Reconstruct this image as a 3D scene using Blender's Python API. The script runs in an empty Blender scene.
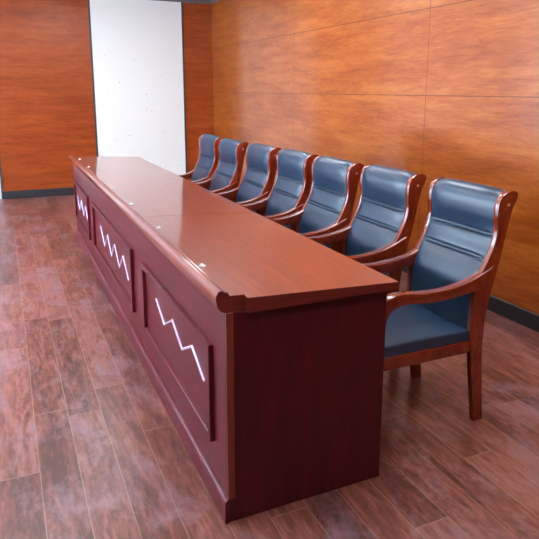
import bpy, bmesh, math, random
from mathutils import Vector, Matrix
random.seed(7)
C = bpy.context.scene.collection
SC = bpy.context.scene

# ------------------------------------------------------------------ materials
def new_mat(name):
    m = bpy.data.materials.new(name); m.use_nodes = True
    nt = m.node_tree; nt.nodes.clear()
    out = nt.nodes.new('ShaderNodeOutputMaterial')
    b = nt.nodes.new('ShaderNodeBsdfPrincipled')
    nt.links.new(b.outputs[0], out.inputs[0])
    return m, nt, b

def srgb(r, g, b):
    f = lambda c: (c/255/12.92) if c/255 <= .04045 else ((c/255+.055)/1.055)**2.4
    return (f(r), f(g), f(b), 1)

def coords(nt, scale=(1,1,1), rot=(0,0,0)):
    tc = nt.nodes.new('ShaderNodeTexCoord'); mp = nt.nodes.new('ShaderNodeMapping')
    mp.inputs['Scale'].default_value = scale; mp.inputs['Rotation'].default_value = rot
    nt.links.new(tc.outputs['Object'], mp.inputs[0]); return mp.outputs[0]

def noise(nt, vec, scale, detail=6, rough=.6, dist=0):
    n = nt.nodes.new('ShaderNodeTexNoise'); nt.links.new(vec, n.inputs['Vector'])
    n.inputs['Scale'].default_value = scale; n.inputs['Detail'].default_value = detail
    n.inputs['Roughness'].default_value = rough; n.inputs['Distortion'].default_value = dist
    return n.outputs['Fac']

def ramp(nt, fac, stops):
    r = nt.nodes.new('ShaderNodeValToRGB'); nt.links.new(fac, r.inputs[0])
    el = r.color_ramp.elements
    el[0].position, el[0].color = stops[0]; el[1].position, el[1].color = stops[-1]
    for p, c in stops[1:-1]:
        e = el.new(p); e.color = c
    return r.outputs[0]

def mix(nt, fac, a, b, mode='MIX'):
    n = nt.nodes.new('ShaderNodeMix'); n.data_type = 'RGBA'; n.blend_type = mode
    for s, v in ((n.inputs[0], fac), (n.inputs[6], a), (n.inputs[7], b)):
        if hasattr(v, 'is_output') or hasattr(v, 'links'): nt.links.new(v, s)
        else: s.default_value = v
    return n.outputs[2]

def math_node(nt, op, a, b=0.0, c=0.0):
    n = nt.nodes.new('ShaderNodeMath'); n.operation = op
    for s, v in zip(n.inputs, (a, b, c)):
        if isinstance(v, (int, float)): s.default_value = v
        else: nt.links.new(v, s)
    return n.outputs[0]

def bump(nt, b, h, strength=.1, dist=.01):
    n = nt.nodes.new('ShaderNodeBump'); nt.links.new(h, n.inputs['Height'])
    n.inputs['Strength'].default_value = strength; n.inputs['Distance'].default_value = dist
    nt.links.new(n.outputs[0], b.inputs['Normal'])

def wood(name, c0, c1, c2, grain, sc=1.0, rough=.3, coat=0.0, spec=.5, coat_rough=.1):
    """fine straight grain; `grain` is the mapping scale: the small axis is the grain direction"""
    m, nt, b = new_mat(name)
    v = coords(nt, grain)
    n1 = noise(nt, v, 6*sc, 8, .62, .6); n2 = noise(nt, v, 40*sc, 4, .6)
    f = math_node(nt, 'MULTIPLY_ADD', n2, .35, math_node(nt, 'MULTIPLY', n1, .65))
    nt.links.new(ramp(nt, f, [(.33, c0), (.5, c1), (.68, c2)]), b.inputs['Base Color'])
    b.inputs['Roughness'].default_value = rough
    b.inputs['Specular IOR Level'].default_value = spec
    b.inputs['Coat Weight'].default_value = coat
    b.inputs['Coat Roughness'].default_value = coat_rough
    return m

def plain(name, col, rough=.5, metal=0, spec=.5, bumpy=0):
    m, nt, b = new_mat(name)
    v = coords(nt)
    n = noise(nt, v, 25, 3)
    lo = tuple(c*.93 for c in col[:3])+(1,)
    nt.links.new(mix(nt, n, lo, col), b.inputs['Base Color'])
    b.inputs['Roughness'].default_value = rough; b.inputs['Metallic'].default_value = metal
    b.inputs['Specular IOR Level'].default_value = spec
    if bumpy: bump(nt, b, noise(nt, v, 220, 2), bumpy, .002)
    return m

def wall_wood(name, axis, c0, c1, c2, rough=.3, seam_z=(), seam_h=(), seam_dark=.55, spec=.5, coat=0):
    """laminate wall panel, horizontal figured grain; axis = horizontal axis along the wall"""
    m, nt, b = new_mat(name)
    s = (.38, .38, 3.2)
    v = coords(nt, s)
    n1 = noise(nt, v, 5, 9, .7, .25); n2 = noise(nt, v, 28, 5, .7, .1)
    v3 = coords(nt, (.5, .5, 3.0)); n3 = noise(nt, v3, 1.6, 3, .5)
    f = math_node(nt, 'MULTIPLY_ADD', n2, .3, math_node(nt, 'MULTIPLY_ADD', n1, .45, math_node(nt, 'MULTIPLY', n3, .25)))
    col = ramp(nt, f, [(.4, c0), (.5, c1), (.6, c2)])
    tc = nt.nodes.new('ShaderNodeTexCoord'); sx = nt.nodes.new('ShaderNodeSeparateXYZ')
    nt.links.new(tc.outputs['Object'], sx.inputs[0])
    tot = None
    for ax, vals in ((2, seam_z), (axis, seam_h)):
        for val in vals:
            d = math_node(nt, 'ABSOLUTE', math_node(nt, 'SUBTRACT', sx.outputs[ax], val))
            l = math_node(nt, 'LESS_THAN', d, .0032)
            tot = l if tot is None else math_node(nt, 'MAXIMUM', tot, l)
    if tot is not None:
        dark = tuple(c*seam_dark for c in c0[:3])+(1,)
        col = mix(nt, tot, col, dark)
    nt.links.new(col, b.inputs['Base Color'])
    b.inputs['Roughness'].default_value = rough
    b.inputs['Specular IOR Level'].default_value = spec
    b.inputs['Coat Weight'].default_value = coat; b.inputs['Coat Roughness'].default_value = .09
    return m

W_RIGHT = wall_wood('wall_laminate_right', 1, srgb(134,58,12), srgb(160,80,24), srgb(178,100,42), .33,
                    (1.368, 1.972), (-.28, 1.955, 4.16), .6, .35, .5)
W_FAR = wall_wood('wall_laminate_far', 0, srgb(134,52,16), srgb(158,68,24), srgb(176,86,38), .3, (), (), .8)
W_BACK = wall_wood('wall_laminate_back', 0, srgb(90,36,14), srgb(108,46,20), srgb(125,60,30), .4)
DESK = wood('mahogany_desk', srgb(70,12,20), srgb(88,18,27), srgb(104,26,35), (5, .6, 5), 1, .34, .0, .25, .14)
DESK_TOP = wood('mahogany_desk_top', srgb(108,36,20), srgb(130,48,26), srgb(150,62,36), (6, .5, 6), 1, .3, .9, .4, .05)
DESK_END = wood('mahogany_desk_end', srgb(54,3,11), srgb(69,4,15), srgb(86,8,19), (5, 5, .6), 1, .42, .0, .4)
DESK_EDGE = wood('mahogany_edge_band', srgb(92,32,18), srgb(112,42,26), srgb(130,54,34), (6, .6, .6), 1, .3, .3)
END_SHADE = wood('mahogany_end_shade', srgb(80,20,15), srgb(98,28,20), srgb(114,38,27), (.6, 6, 6), 1, .35, .1)  # desk top wood darkened: shade of the end faces put into the colour
CHAIR_W = wood('mahogany_chair', srgb(92,26,12), srgb(120,38,18), srgb(144,56,28), (2, 8, 1.2), 1, .25, .9, .5, .08)
INLAY = plain('pale_inlay', srgb(206,190,214), .3)
TRIM_DARK = plain('dark_skirting', srgb(42,40,44), .45)
ALU = plain('grey_metal_trim', srgb(88,82,80), .4, .5)
WHITE_BOARD = plain('white_board_paint', srgb(246,246,240), .45)
WHITE_WALL = plain('white_wall_paint', srgb(216,218,222), .6)
CEIL = plain('ceiling_paint', srgb(205,203,200), .7)
CORNICE = plain('grey_cornice', srgb(112,106,112), .5)
CAPM = plain('tan_plug', srgb(196,140,110), .3)
CLIP = plain('white_plastic', srgb(240,240,240), .3)
STEEL = plain('steel', srgb(190,190,190), .3, 1)
BLACK_HOLE = plain('nail_hole', srgb(90,84,80), .8)

def leather_mat(name, col):
    m, nt, b = new_mat(name)
    v = coords(nt)
    n = noise(nt, v, 9, 4)
    lo = tuple(c*.82 for c in col[:3])+(1,)
    nt.links.new(mix(nt, n, lo, col), b.inputs['Base Color'])
    b.inputs['Roughness'].default_value = .34
    b.inputs['Specular IOR Level'].default_value = .65
    bump(nt, b, noise(nt, v, 380, 2), .12, .001)
    return m
LEATHER = leather_mat('navy_leather', srgb(26,50,74))
SEAM = plain('leather_welt', srgb(38,52,70), .3)

def floor_mat():
    m, nt, b = new_mat('laminate_floor')
    tc = nt.nodes.new('ShaderNodeTexCoord')
    sx = nt.nodes.new('ShaderNodeSeparateXYZ'); nt.links.new(tc.outputs['Object'], sx.inputs[0])
    Wd, Ln = .136, 1.22
    u = math_node(nt, 'DIVIDE', math_node(nt, 'ADD', sx.outputs[0], .415), Wd)
    row = math_node(nt, 'FLOOR', u); fu = math_node(nt, 'FRACT', u)
    wn = nt.nodes.new('ShaderNodeTexWhiteNoise'); wn.noise_dimensions = '1D'; nt.links.new(row, wn.inputs['W'])
    vv = math_node(nt, 'ADD', math_node(nt, 'DIVIDE', sx.outputs[1], Ln), math_node(nt, 'MULTIPLY', wn.outputs[0], 7.3))
    cell = math_node(nt, 'FLOOR', vv); fv = math_node(nt, 'FRACT', vv)
    cid = math_node(nt, 'MULTIPLY_ADD', row, 13.37, math_node(nt, 'MULTIPLY', cell, 3.71))
    wn2 = nt.nodes.new('ShaderNodeTexWhiteNoise'); wn2.noise_dimensions = '1D'; nt.links.new(cid, wn2.inputs['W'])
    # grain shifted for each plank
    cmb = nt.nodes.new('ShaderNodeCombineXYZ')
    nt.links.new(math_node(nt, 'MULTIPLY', sx.outputs[0], 9), cmb.inputs[0])
    nt.links.new(math_node(nt, 'MULTIPLY_ADD', sx.outputs[1], 1.6, math_node(nt, 'MULTIPLY', wn2.outputs[0], 40)), cmb.inputs[1])
    nt.links.new(math_node(nt, 'MULTIPLY', wn2.outputs[0], 9), cmb.inputs[2])
    g1 = noise(nt, cmb.outputs[0], 1.5, 8, .66, 1.2); g2 = noise(nt, cmb.outputs[0], 7, 5, .6, .4)
    f = math_node(nt, 'MULTIPLY_ADD', g2, .35, math_node(nt, 'MULTIPLY_ADD', g1, .5, math_node(nt, 'MULTIPLY', wn2.outputs[0], .15)))
    col = ramp(nt, f, [(.38, srgb(80,42,34)), (.48, srgb(116,64,52)), (.56, srgb(144,86,74)), (.66, srgb(132,102,108))])
    # worn dusty stains with shapes of their own
    st = noise(nt, coords(nt, (1.3,.8,1), (0,0,.3)), 3.6, 10, .76, .4)
    col = mix(nt, math_node(nt, 'MULTIPLY', ramp(nt, st, [(.5, (0,0,0,1)), (.64, (1,1,1,1))]), .5), col, srgb(152,122,134))
    st2 = noise(nt, coords(nt, (1,1,1), (0,0,.8)), 4.6, 8, .72, .4)
    col = mix(nt, math_node(nt, 'MULTIPLY', ramp(nt, st2, [(.5, (0,0,0,1)), (.64, (1,1,1,1))]), .4), col, srgb(96,36,34))
    # joints
    j1 = math_node(nt, 'LESS_THAN', fu, .022)
    j2 = math_node(nt, 'LESS_THAN', fv, .0028)
    j = math_node(nt, 'MAXIMUM', j1, j2)
    col = mix(nt, math_node(nt, 'MULTIPLY', j, .42), col, srgb(178,146,132))
    nt.links.new(col, b.inputs['Base Color'])
    rr = math_node(nt, 'MULTIPLY_ADD', st, .26, .2)
    nt.links.new(rr, b.inputs['Roughness'])
    b.inputs['Specular IOR Level'].default_value = .5
    bump(nt, b, math_node(nt, 'MULTIPLY_ADD', j, -1.0, math_node(nt, 'MULTIPLY', g2, .25)), .2, .0015)
    return m
FLOOR = floor_mat()

# ------------------------------------------------------------------ mesh helpers
def box(bm, x0, x1, y0, y1, z0, z1, bev=0.0, seg=2):
    r = bmesh.ops.create_cube(bm, size=1)
    vs = r['verts']
    for v in vs:
        v.co = Vector(((x0+x1)/2+v.co.x*(x1-x0), (y0+y1)/2+v.co.y*(y1-y0), (z0+z1)/2+v.co.z*(z1-z0)))
    if bev:
        es = list({e for v in vs for e in v.link_edges})
        bmesh.ops.bevel(bm, geom=es, offset=bev, segments=seg, profile=.5, affect='EDGES')

def prism_y(bm, pts, y0, y1, bev=0.0, keep=None, seg=2):
    """extrude an outline of (x,z) points along y; bevel its rim unless keep(edge) says otherwise"""
    a = [bm.verts.new((x, y0, z)) for x, z in pts]; b = [bm.verts.new((x, y1, z)) for x, z in pts]
    n = len(pts)
    f0 = bm.faces.new(a); f1 = bm.faces.new(b[::-1])
    for i in range(n):
        bm.faces.new((a[i], b[i], b[(i+1) % n], a[(i+1) % n]))
    fs = list({f for v in a+b for f in v.link_faces})
    bmesh.ops.recalc_face_normals(bm, faces=fs)
    if bev:
        es = [e for e in list(f0.edges)+list(f1.edges) if not (keep and keep(e))]
        bmesh.ops.bevel(bm, geom=es, offset=bev, segments=seg, profile=.5, affect='EDGES')

def obj(name, bm, mat, parent=None, smooth=True, loc=None):
    me = bpy.data.meshes.new(name)
    bmesh.ops.recalc_face_normals(bm, faces=bm.faces)
    bm.to_mesh(me); bm.free()
    me.materials.append(mat)
    if smooth:
        for p in me.polygons: p.use_smooth = True
        me.set_sharp_from_angle(angle=math.radians(38))
    o = bpy.data.objects.new(name, me); C.objects.link(o)
    if parent: o.parent = parent
    if loc: o.location = loc
    return o

def tag(o, label, cat, group=None):
    o['label'] = label; o['category'] = cat
    if group: o['group'] = group
    return o

def thing(name, label, cat, loc=(0,0,0), group=None):
    o = bpy.data.objects.new(name, None); C.objects.link(o)
    o.empty_display_size = .1; o.location = loc
    return tag(o, label, cat, group)

def struct(name, bm, mat, smooth=False, parent=None):
    o = obj(name, bm, mat, parent, smooth)
    if not parent: o['kind'] = 'structure'
    return o

def spline(P, n=8):
    out = []
    for i in range(len(P)-1):
        p0 = P[max(i-1, 0)]; p1 = P[i]; p2 = P[i+1]; p3 = P[min(i+2, len(P)-1)]
        for k in range(n):
            t = k/n
            out.append(tuple(.5*((2*p1[j])+(-p0[j]+p2[j])*t+(2*p0[j]-5*p1[j]+4*p2[j]-p3[j])*t*t+(-p0[j]+3*p1[j]-3*p2[j]+p3[j])*t**3) for j in (0, 1)))
    out.append(tuple(P[-1])); return out

# ------------------------------------------------------------------ room
XW, YW, XL, YB, ZC = 2.224, 6.848, -3.1, -4.2, 2.63
bm = bmesh.new(); box(bm, XL-.1, XW+.1, YB-.1, YW+.1, -.1, 0); struct('floor', bm, FLOOR)
bm = bmesh.new(); box(bm, XL-.1, XW+.1, YB-.1, YW+.1, ZC, ZC+.1); struct('ceiling', bm, CEIL)
bm = bmesh.new(); box(bm, XW, XW+.1, YB, YW+.1, 0, ZC); struct('wall_right', bm, W_RIGHT)
bm = bmesh.new(); box(bm, XL-.1, XW, YW+.02, YW+.12, 0, ZC); struct('wall_far', bm, WHITE_WALL)
bm = bmesh.new(); box(bm, XL-.1, XW, YB-.1, YB, 0, ZC); struct('wall_back', bm, W_BACK)
# far wall cladding: wood, white board, wood, with plain white wall left of it
WX0, WX1, WX2 = -.64, .565, 1.80
bm = bmesh.new(); box(bm, WX0, WX1-.012, YW, YW+.02, .0, ZC); struct('wall_far_wood_left', bm, W_FAR)
bm = bmesh.new(); box(bm, WX2+.012, XW, YW, YW+.02, .0, ZC); struct('wall_far_wood_right', bm, W_FAR)
bm = bmesh.new(); box(bm, WX1+.012, WX2-.012, YW-.004, YW+.02, .0, ZC); struct('wall_far_white', bm, WHITE_BOARD)
board = bpy.data.objects['wall_far_white']
bm = bmesh.new()
for i in range(16):
    x = WX1+.12+random.random()*1.0; z = .55+random.random()*1.5; r = .003+random.random()*.003
    mt = Matrix.Translation((x, YW-.0045, z)) @ Matrix.Rotation(math.pi/2, 4, 'X')
    bmesh.ops.create_cone(bm, cap_ends=True, segments=8, radius1=r, radius2=r, depth=.003, matrix=mt)
h = obj('nail_holes', bm, BLACK_HOLE, board); h['kind'] = 'structure'
k = 0
for x in (WX0, WX1, WX2):
    k += 1
    bm = bmesh.new(); box(bm, x-.013, x+.013, YW-.008, YW+.019, .0, ZC, .002, 1); struct('trim_%d' % k, bm, ALU)
# skirting
bm = bmesh.new(); box(bm, XW-.016, XW+.01, YB, YW, 0, .102, .003, 1); struct('baseboard_right', bm, TRIM_DARK)
bm = bmesh.new(); box(bm, WX0, WX1-.014, YW-.016, YW+.01, 0, .102, .003, 1)
box(bm, WX2+.014, XW-.017, YW-.016, YW+.01, 0, .102, .003, 1); struct('baseboard_far', bm, TRIM_DARK)
# grey cornice in the far corner, along the ceiling
def cornice(name, along):
    prof = [(0,0),(0,-.05),(.018,-.055),(.03,-.035),(.045,-.02),(.06,-.012),(.066,0)]
    bm = bmesh.new()
    if along == 'far':
        a = [[bm.verts.new((x, YW-.001-d, ZC+z)) for d, z in prof] for x in (XL, XW-.001)]
    else:
        a = [[bm.verts.new((XW-.001-d, y, ZC+z)) for d, z in prof] for y in (YB, YW-.07)]
    n = len(prof)
    for i in range(n): bm.faces.new((a[0][i], a[1][i], a[1][(i+1)%n], a[0][(i+1)%n]))
    bm.faces.new(a[0]); bm.faces.new(a[1][::-1])
    struct(name, bm, CORNICE)
cornice('trim_4', 'far'); cornice('trim_5', 'right')

# left wall with three tall windows (the daylight of the room), out of frame
WIN = [(.4, 2.6), (3.1, 5.7)]; WZ0, WZ1 = .6, 2.4
bm = bmesh.new()
box(bm, XL-.1, XL, YB, YW+.02, 0, WZ0); box(bm, XL-.1, XL, YB, YW+.02, WZ1, ZC)
ys = [YB]+[v for w in WIN for v in w]+[YW+.02]
for i in range(0, len(ys), 2): box(bm, XL-.1, XL, ys[i], ys[i+1], WZ0, WZ1)
struct('wall_left', bm, WHITE_WALL)
glass, nt, b = new_mat('window_glass')
b.inputs['Base Color'].default_value = (1,1,1,1); b.inputs['Roughness'].default_value = 0
b.inputs['Transmission Weight'].default_value = 1; b.inputs['IOR'].default_value = 1.0
FRAME = plain('window_frame_white', srgb(225,225,225), .4)
for i, (y0, y1) in enumerate(WIN):
    bm = bmesh.new()
    t = .05
    box(bm, XL-.08, XL-.02, y0, y1, WZ0, WZ0+t); box(bm, XL-.08, XL-.02, y0, y1, WZ1-t, WZ1)
    n = 3
    for q in range(n+1):
        yc = y0+t/2+(y1-y0-t)*q/n
        box(bm, XL-.08, XL-.02, yc-t/2, yc+t/2, WZ0+t, WZ1-t)
    w = struct('window_%d' % (i+1), bm, FRAME)
    bm = bmesh.new(); box(bm, XL-.053, XL-.047, y0+t, y1-t, WZ0+t, WZ1-t); g = struct('pane', bm, glass, parent=w)
    L = bpy.data.lights.new('window_daylight', 'AREA'); L.shape = 'RECTANGLE'
    L.size = y1-y0; L.size_y = WZ1-WZ0; L.cycles.is_portal = True
    lo = bpy.data.objects.new('window_daylight', L); C.objects.link(lo)
    lo.location = (XL-.11, (y0+y1)/2, (WZ0+WZ1)/2); lo.rotation_euler = (0, math.radians(-90), 0)
    lo.rotation_euler = Vector((1,0,0)).to_track_quat('-Z', 'Y').to_euler()

# unseen ceiling lamps for overhead light, more added as fill, two near the camera
diff = bpy.data.materials.new('fill_lamp_diffuser'); diff.use_nodes = True
nt = diff.node_tree; nt.nodes.clear()
o_ = nt.nodes.new('ShaderNodeOutputMaterial'); e_ = nt.nodes.new('ShaderNodeEmission')
e_.inputs[0].default_value = (.93, .97, 1, 1); e_.inputs[1].default_value = 13.0
nt.links.new(e_.outputs[0], o_.inputs[0])
FILL_LAMPS = [(-.6, -1.2), (1.2, -1.2), (-.6, .9), (-.6, 2.8), (1.2, .5), (1.2, 2.1), (1.2, 3.7), (.3, 4.7)]
for i, (x, y) in enumerate(FILL_LAMPS):
    t = thing('ceiling_fill_lamp', 'unseen flush square ceiling panel added for fill light', 'lamp', (x, y, ZC), 'unseen ceiling fill panels')
    bm = bmesh.new()
    for a in ((-.3,.3,-.3,-.28),(-.3,.3,.28,.3),(-.3,-.28,-.28,.28),(.28,.3,-.28,.28)):
        box(bm, a[0], a[1], a[2], a[3], -.03, 0)
    obj('fill_lamp_frame', bm, FRAME, t, False)
    bm = bmesh.new(); box(bm, -.28, .28, -.28, .28, -.022, -.008); obj('diffuser', bm, diff, t, False)

# ------------------------------------------------------------------ desk
DW, DL = .585, 4.28
desk = thing('conference_desk', 'long dark mahogany conference desk with zigzag panels on its front', 'desk')
bm = bmesh.new(); box(bm, .0, DW, .0, .022, 0, .728, .0015, 1); obj('end_panel', bm, DESK_END, desk)
bm = bmesh.new(); box(bm, .0, DW, DL-.022, DL, 0, .728, .0015, 1); obj('end_panel', bm, DESK_END, desk)
bm = bmesh.new(); box(bm, -.004, .02, -.003, .004, .085, .728, .001, 1); obj('edge_band', bm, DESK_EDGE, desk)
bm = bmesh.new(); box(bm, .0, .018, .0225, DL-.0225, 0, .728); obj('front_panel', bm, DESK, desk)
for y in (1.26, 3.1):
    bm = bmesh.new(); box(bm, .0185, DW-.32, y-.012, y+.012, 0, .728); obj('divider', bm, DESK_END, desk)
bm = bmesh.new(); prism_y(bm, [(-.001,0),(-.016,0),(-.016,.07),(-.013,.08),(-.007,.086),(-.001,.088)], -.003, DL, .0)
obj('plinth', bm, DESK, desk)
# raised panel mouldings and zigzag inlays
def frame_moulding(y0, y1, z0, z1, w=.022):
    bm = bmesh.new()
    prof = [(0, 0), (.0, -.014), (.002, -.016), (.024, -.016), (.027, -.013), (.03, 0)]     # (inward offset, x)
    rings = []
    for d, x in prof:
        rings.append([bm.verts.new((x-.0005, y, z)) for y, z in ((y0+d, z0+d), (y1-d, z0+d), (y1-d, z1-d), (y0+d, z1-d))])
    for r, s in zip(rings, rings[1:]+rings[:1]):
        for i in range(4):
            bm.faces.new((r[i], r[(i+1) % 4], s[(i+1) % 4], s[i]))
    return bm
def zigzag(pts, w=.0105, d=.006):
    bm = bmesh.new()
    n = len(pts); off = []
    for i, p in enumerate(pts):
        a = Vector(pts[max(i-1, 0)]); c = Vector(pts[min(i+1, n-1)]); p = Vector(p)
        d0 = (p-a).normalized() if i else (c-p).normalized(); d1 = (c-p).normalized() if i < n-1 else d0
        n0 = Vector((-d0.y, d0.x)); n1 = Vector((-d1.y, d1.x)); m = (n0+n1).normalized()
        off.append(m*min(w/2/max(m.dot(n0), .45), w))
    rows = []
    for p, o in zip(pts, off):
        p = Vector(p); L = p+o; R = p-o; l = p+o*.55; r = p-o*.55
        rows.append([bm.verts.new((-.0005, L.x, L.y)), bm.verts.new((-d, l.x, l.y)), bm.verts.new((-d, r.x, r.y)), bm.verts.new((-.0005, R.x, R.y))])
    for a, c in zip(rows, rows[1:]):
        for i in range(4): bm.faces.new((a[i], c[i], c[(i+1) % 4], a[(i+1) % 4]))
    bm.faces.new(rows[0]); bm.faces.new(rows[-1][::-1])
    return bm
PANELS = [(.143, 1.21), (1.49, 2.98), (3.25, 4.2)]
ZZ = [[(.963,.462),(.818,.392),(.674,.464),(.531,.394),(.388,.464),(.243,.392)],
      [(2.651,.449),(2.497,.345),(2.352,.452),(2.22,.346),(2.078,.452),(1.932,.348),(1.79,.452),(1.644,.35)],
      [(4.08,.44),(3.92,.338),(3.787,.446),(3.645,.338),(3.515,.446),(3.36,.338)]]
for (y0, y1), z in zip(PANELS, ZZ):
    fr = obj('panel_moulding', frame_moulding(y0, y1, .215, .568), DESK, desk, False)
    zz = obj('zigzag_inlay', zigzag(z), INLAY, fr, False); zz['label'] = 'pale zigzag inlay strip'
# edge moulding along the front: rounded nose, bead and flat strip
prof = spline([(-.002,.7285),(-.014,.733),(-.026,.745),(-.031,.762),(-.033,.778),(-.029,.792),(-.020,.800),(-.011,.799),(-.006,.793)], 5)
prof += spline([(-.005,.790),(-.003,.7935),(.001,.795),(.005,.793),(.008,.787),(.012,.782)], 3)+[(.06,.7795),(.06,.7285)]
SEAM_Y = 1.295
for y0, y1 in ((.004, SEAM_Y-.0012), (SEAM_Y+.0012, DL-.004)):
    bm = bmesh.new(); prism_y(bm, prof, y0, y1, .0); obj('front_edge_moulding', bm, DESK_TOP, desk)
# tabletop, two boards meeting in a seam, a little higher at the front edge
def top(y0, y1, ysk=0):
    bm = bmesh.new()
    prism_y(bm, [(.0602,.7285),(.615,.7285),(.617,.752),(.614,.7555),(.0602,.777)], y0, y1, .0)
    return bm
obj('tabletop', top(-.022, SEAM_Y-.002), DESK_TOP, desk); obj('tabletop', top(SEAM_Y+.002, DL+.02), DESK_TOP, desk)

# thin strips over the top's ends, the shade there put into their colour
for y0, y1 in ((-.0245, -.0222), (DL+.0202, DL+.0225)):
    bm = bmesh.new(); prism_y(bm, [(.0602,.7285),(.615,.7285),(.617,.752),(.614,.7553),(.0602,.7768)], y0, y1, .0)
    obj('end_shade_strip', bm, END_SHADE, desk)
bm = bmesh.new(); prism_y(bm, prof, .0015, .0038, .0); obj('end_shade_strip', bm, END_SHADE, desk)
# small white clips along the strip at the desk's front edge
CL = [(.34, 'clip nearest the near corner of the desk'), (1.0, 'clip second from the near corner, just before the tabletop seam'), (1.63, 'clip just beyond the tabletop seam on the desk'),
      (2.2, 'clip third from the far end of the desk'), (3.4, 'clip second from the far end of the desk'), (4.0, 'clip at the far end of the desk')]
for i, (y, l) in enumerate(CL):
    bm = bmesh.new()
    s = .75
    box(bm, -.011*s, .011*s, -.016*s, .016*s, 0, .004, .0015, 2)
    prism_y(bm, [(-.006,.0035),(-.004,.008),(.003,.009),(.007,.006),(.006,.0035)], -.006*s, .010*s, .001)
    o = tag(obj('cable_clip', bm, CLIP, None), 'small white '+l, 'clip', 'white clips along the desk edge')
    o.location = (.03, y, .7815); o.rotation_euler = (0, math.radians(-.5), [.5,-.3,.9,.2,-.4,.3][i])

# ------------------------------------------------------------------ chair
# built in world-like coordinates with x forward = -x, then the root sits at (X0, yc)
X0, HW = .95, .226                     # half width over the posts
def P(pts): return [(x-X0, z) for x, z in pts]
FRONT = [(1.128,.40),(1.130,.46),(1.131,.53),(1.138,.60),(1.160,.66),(1.193,.72),(1.219,.78),(1.230,.84),(1.226,.90),(1.228,.945),(1.244,.980),(1.272,.998)]
def make_chair():
    t = thing('armchair', '', 'chair')
    # leather seat
    bm = bmesh.new(); nx, ny = 18, 18
    x0, x1, y0, y1 = .685-X0, 1.135-X0, -HW+.012, HW-.012
    def sup(u, n=8): return 1-abs(2*u-1)**n
    grid = []
    for i in range(nx+1):
        u = i/nx; row = []
        for j in range(ny+1):
            v = j/ny
            z = .424 + .020*(sup(u, 2.5)*sup(v, 2.5))
            row.append(bm.verts.new((x0+(x1-x0)*u, y0+(y1-y0)*v, z)))
        grid.append(row)
    for i in range(nx):
        for j in range(ny): bm.faces.new((grid[i][j], grid[i+1][j], grid[i+1][j+1], grid[i][j+1]))
    geom = [e for e in bm.edges if e.is_boundary]
    r = bmesh.ops.extrude_edge_only(bm, edges=geom)
    for v in [g for g in r['geom'] if isinstance(g, bmesh.types.BMVert)]: v.co.z = .3785
    bot = [e for e in bm.edges if e.is_boundary]
    bmesh.ops.contextual_create(bm, geom=bot)
    rim = [e for e in bm.edges if len(e.link_faces) == 2 and e.calc_face_angle(0) > 1.0 and e.verts[0].co.z > .41]
    bmesh.ops.bevel(bm, geom=rim, offset=.009, segments=3, profile=.5, affect='EDGES')
    obj('seat', bm, LEATHER, t)
    # wooden seat frame
    bm = bmesh.new(); zf0, zf1 = .326, .3782
    box(bm, .705-X0, 1.145-X0, -HW+.004, -HW+.03, zf0, zf1, .003)
    box(bm, .705-X0, 1.145-X0, HW-.03, HW-.004, zf0, zf1, .003)
    box(bm, .685-X0, .712-X0, -HW+.03, HW-.03, zf0, zf1, .003)
    box(bm, 1.128-X0, 1.152-X0, -HW+.03, HW-.03, zf0, zf1, .003)
    obj('seat_frame', bm, CHAIR_W, t)
    # leather backrest: front sheet following the S curve, with two grooves, and a back sheet
    path = spline([(x-X0, z) for x, z in FRONT+[(1.300,.996),(1.318,.984)]], 10)
    # arc-length resample
    ln = [0]
    for a, b_ in zip(path, path[1:]): ln.append(ln[-1]+math.hypot(b_[0]-a[0], b_[1]-a[1]))
    def at(s):
        s = max(0, min(s, ln[-1]))
        for i in range(len(ln)-1):
            if ln[i+1] >= s:
                f = (s-ln[i])/max(ln[i+1]-ln[i], 1e-9)
                return tuple(path[i][k]+(path[i+1][k]-path[i][k])*f for k in (0, 1))
        return path[-1]
    N, M = 230, 16
    tot = ln[-1]
    def s_at_z(z):
        for i in range(len(path)-1):
            if path[i][1] <= z <= path[i+1][1]: return ln[i]
    seams = [s_at_z(.719), s_at_z(.731), s_at_z(.815), s_at_z(.827)]
    bm = bmesh.new(); rows = []; back = []
    ya, yb = -HW+.028, HW-.028
    for i in range(N+1):
        s = tot*i/N; p = at(s); a = at(s-.004); c = at(s+.004)
        tx, tz = c[0]-a[0], c[1]-a[1]; l = math.hypot(tx, tz) or 1; nx_, nz_ = -tz/l, tx/l
        g = sum(math.exp(-((s-q)/.0038)**2) for q in seams)
        # padding swells between the seams
        cells = [0, (seams[0]+seams[1])/2, (seams[2]+seams[3])/2, tot]
        sw = 0
        for q0, q1 in zip(cells, cells[1:]):
            if q0 <= s <= q1: sw = 1-abs(2*(s-q0)/(q1-q0)-1)**4
        row = []; brow = []
        for j in range(M+1):
            v = j/M; y = ya+(yb-ya)*v
            edge = 1-abs(2*v-1)**6
            d = -.003 + edge*(.004+.009*sw) - .005*min(g, 1)*edge**.3
            row.append(bm.verts.new((p[0]+nx_*d, y, p[1]+nz_*d)))
            th = .034 if s < tot-.06 else .034*max(0, 1-((s-(tot-.06))/.06)**2)+.006
            brow.append(bm.verts.new((p[0]-nx_*th, y, p[1]-nz_*th)))
        rows.append(row); back.append(brow)
    for G, flip in ((rows, 0), (back, 1)):
        for i in range(N):
            for j in range(M):
                q = (G[i][j], G[i][j+1], G[i+1][j+1], G[i+1][j])
                bm.faces.new(q if not flip else q[::-1])
    for j in range(M):
        bm.faces.new((rows[0][j], back[0][j], back[0][j+1], rows[0][j+1]))
        bm.faces.new((rows[N][j], rows[N][j+1], back[N][j+1], back[N][j]))
    for i in range(N):
        bm.faces.new((rows[i][0], rows[i+1][0], back[i+1][0], back[i][0]))
        bm.faces.new((rows[i][M], back[i][M], back[i+1][M], rows[i+1][M]))
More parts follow.
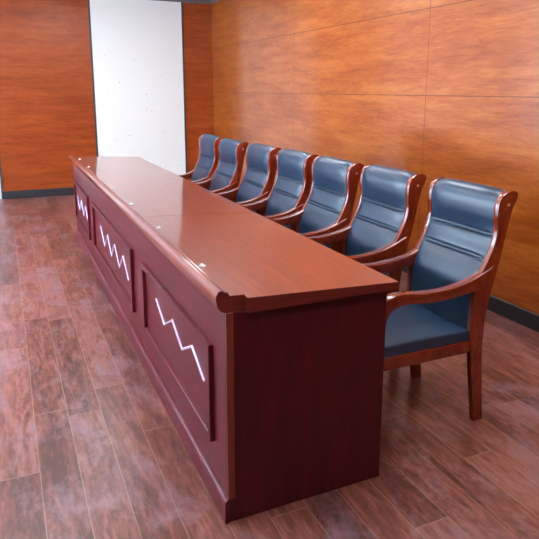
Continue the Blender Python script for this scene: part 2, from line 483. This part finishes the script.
    br = obj('backrest', bm, LEATHER, t)
    # welts beside the grooves
    bm = bmesh.new()
    for zz in (.725, .821):
        s = s_at_z(zz); p = at(s); a = at(s-.004); c = at(s+.004)
        tx, tz = c[0]-a[0], c[1]-a[1]; l = math.hypot(tx, tz); nx_, nz_ = -tz/l, tx/l
        rr = .0036; ring = []
        for y in (ya+.004, yb-.004):
            ring.append([bm.verts.new((p[0]+nx_*.004+rr*math.cos(k*math.pi/4), y, p[1]+nz_*.004+rr*math.sin(k*math.pi/4))) for k in range(8)])
        for k in range(8): bm.faces.new((ring[0][k], ring[1][k], ring[1][(k+1)%8], ring[0][(k+1)%8]))
        bm.faces.new(ring[0][::-1]); bm.faces.new(ring[1])
    obj('welt', bm, SEAM, br)
    # side pieces
    zc = .352
    rear_up = [(1.300,1.003),(1.320,.997),(1.330,.985),(1.326,.966),(1.310,.935),(1.298,.90),(1.288,.85),(1.277,.80),(1.264,.74),(1.247,.67),(1.229,.60),(1.212,.53),(1.201,.45)]
    fcut, rcut = 1.1335, 1.199
    post = spline([(fcut, zc)]+FRONT[:], 5)+spline(rear_up, 4)+[(rcut, zc)]
    legp = [(fcut, zc), (1.138,.28),(1.149,.16),(1.168,.0),(1.212,.0),(1.206,.10),(1.200,.22),(rcut, zc)]
    legp = [(1.1335,zc),(1.139,.30),(1.149,.22),(1.163,.12),(1.180,0),(1.230,0),(1.220,.10),(1.210,.20),(1.202,.29),(1.199,zc)]
    arm_top = [(1.222,.694),(1.20,.684),(1.16,.665),(1.10,.643),(1.03,.629),(.95,.622),(.87,.625),(.80,.633),(.745,.633),(.707,.621),(.682,.596),(.668,.56),(.662,.515)]
    arm_bot = [(.702,.515),(.712,.552),(.742,.580),(.80,.588),(.87,.582),(.95,.578),(1.03,.582),(1.09,.590),(1.14,.596),(1.19,.615),(1.213,.635)]
    fleg = [(.662,.515),(.659,.35),(.654,.18),(.650,0),(.692,0),(.697,.18),(.700,.35),(.702,.515)]
    iscut = lambda z: (lambda e: abs(e.verts[0].co.z-z) < 1e-5 and abs(e.verts[1].co.z-z) < 1e-5)
    for s in (-1, 1):
        yo, yi = sorted((s*HW, s*(HW-.027)))
        bm = bmesh.new(); prism_y(bm, P(post), yo, yi, .004, iscut(zc)); pst = obj('back_post', bm, CHAIR_W, t)
        bm = bmesh.new()
        mt = Matrix.Translation((1.279-X0, s*HW, .945)) @ Matrix.Rotation(math.pi/2, 4, 'X')
        bmesh.ops.create_cone(bm, cap_ends=True, segments=14, radius1=.0065, radius2=.0065, depth=.004, matrix=mt)
        obj('screw_cap', bm, CAPM, pst)
        bm = bmesh.new(); prism_y(bm, P(legp), yo, yi, .004, iscut(zc)); obj('leg', bm, CHAIR_W, t)
        a0, a1 = sorted((s*(HW+.005), s*(HW-.037)))
        bm = bmesh.new(); prism_y(bm, P(spline(arm_top, 4)+spline(arm_bot, 4)), a0, a1, .005, iscut(.515), 3); obj('armrest', bm, CHAIR_W, t)
        a0, a1 = sorted((s*(HW+.005), s*(HW-.037)))
        bm = bmesh.new(); prism_y(bm, P(fleg), a0, a1, .005, iscut(.515), 3); obj('leg', bm, CHAIR_W, t)
    return t

def dup(root):
    r = root.copy(); C.objects.link(r)
    for ch in list(root.children):
        c = ch.copy(); C.objects.link(c); c.parent = r
        for g in list(ch.children):
            d = g.copy(); C.objects.link(d); d.parent = c
    return r

NEAR = [.150, .712, 1.215, 1.728, 2.235, 2.775, 3.305]
DX = [-.012, -.04, -.08, -.09, -.12, -.16, -.165]
LAB = ['navy leather armchair at the near end, its seat and rear leg in full view',
       'navy leather armchair second from the near end of the desk',
       'navy leather armchair third from the near end of the desk',
       'navy leather armchair in the middle of the row of seven',
       'navy leather armchair third from the far end of the desk',
       'navy leather armchair second from the far end of the desk',
       'navy leather armchair at the far end, in front of the white wall board']
proto = make_chair()
for i, (y, l) in enumerate(zip(NEAR, LAB)):
    c = proto if i == 0 else dup(proto)
    c.location = (X0+DX[i], y+HW, 0)
    tag(c, l, 'chair', 'armchairs in a row behind the desk')

# ------------------------------------------------------------------ daylight
w = bpy.data.worlds.new('sky'); SC.world = w; w.use_nodes = True
bg = w.node_tree.nodes['Background']; bg.inputs[0].default_value = (.64, .81, 1, 1); bg.inputs[1].default_value = 9.8

# ------------------------------------------------------------------ camera
cam = bpy.data.cameras.new('camera'); co = bpy.data.objects.new('camera', cam); C.objects.link(co)
yaw, pitch, roll, f = .4397, .2078, .0072, 601.05
fw = Vector((math.sin(yaw)*math.cos(pitch), math.cos(yaw)*math.cos(pitch), -math.sin(pitch)))
r0 = Vector((math.cos(yaw), -math.sin(yaw), 0)); u0 = r0.cross(fw)
r = r0*math.cos(roll)+u0*math.sin(roll); u = -r0*math.sin(roll)+u0*math.cos(roll)
m = Matrix((r, u, -fw)).transposed().to_4x4(); m.translation = (-.5719, -1.6429, 1.3909)
co.matrix_world = m
cam.sensor_width = 36; cam.lens = 36*f/539
cam.shift_x = (269.5-287.127)/539; cam.shift_y = (218.045-269.5)/539
cam.clip_start = .05
SC.camera = co
SC.view_settings.view_transform = 'Standard'; SC.view_settings.look = 'None'
SC.view_settings.gamma = 1; SC.view_settings.use_curve_mapping = False
SC.view_settings.exposure = 0.88
SC.cycles.use_denoising = True
SC.cycles.max_bounces = 10
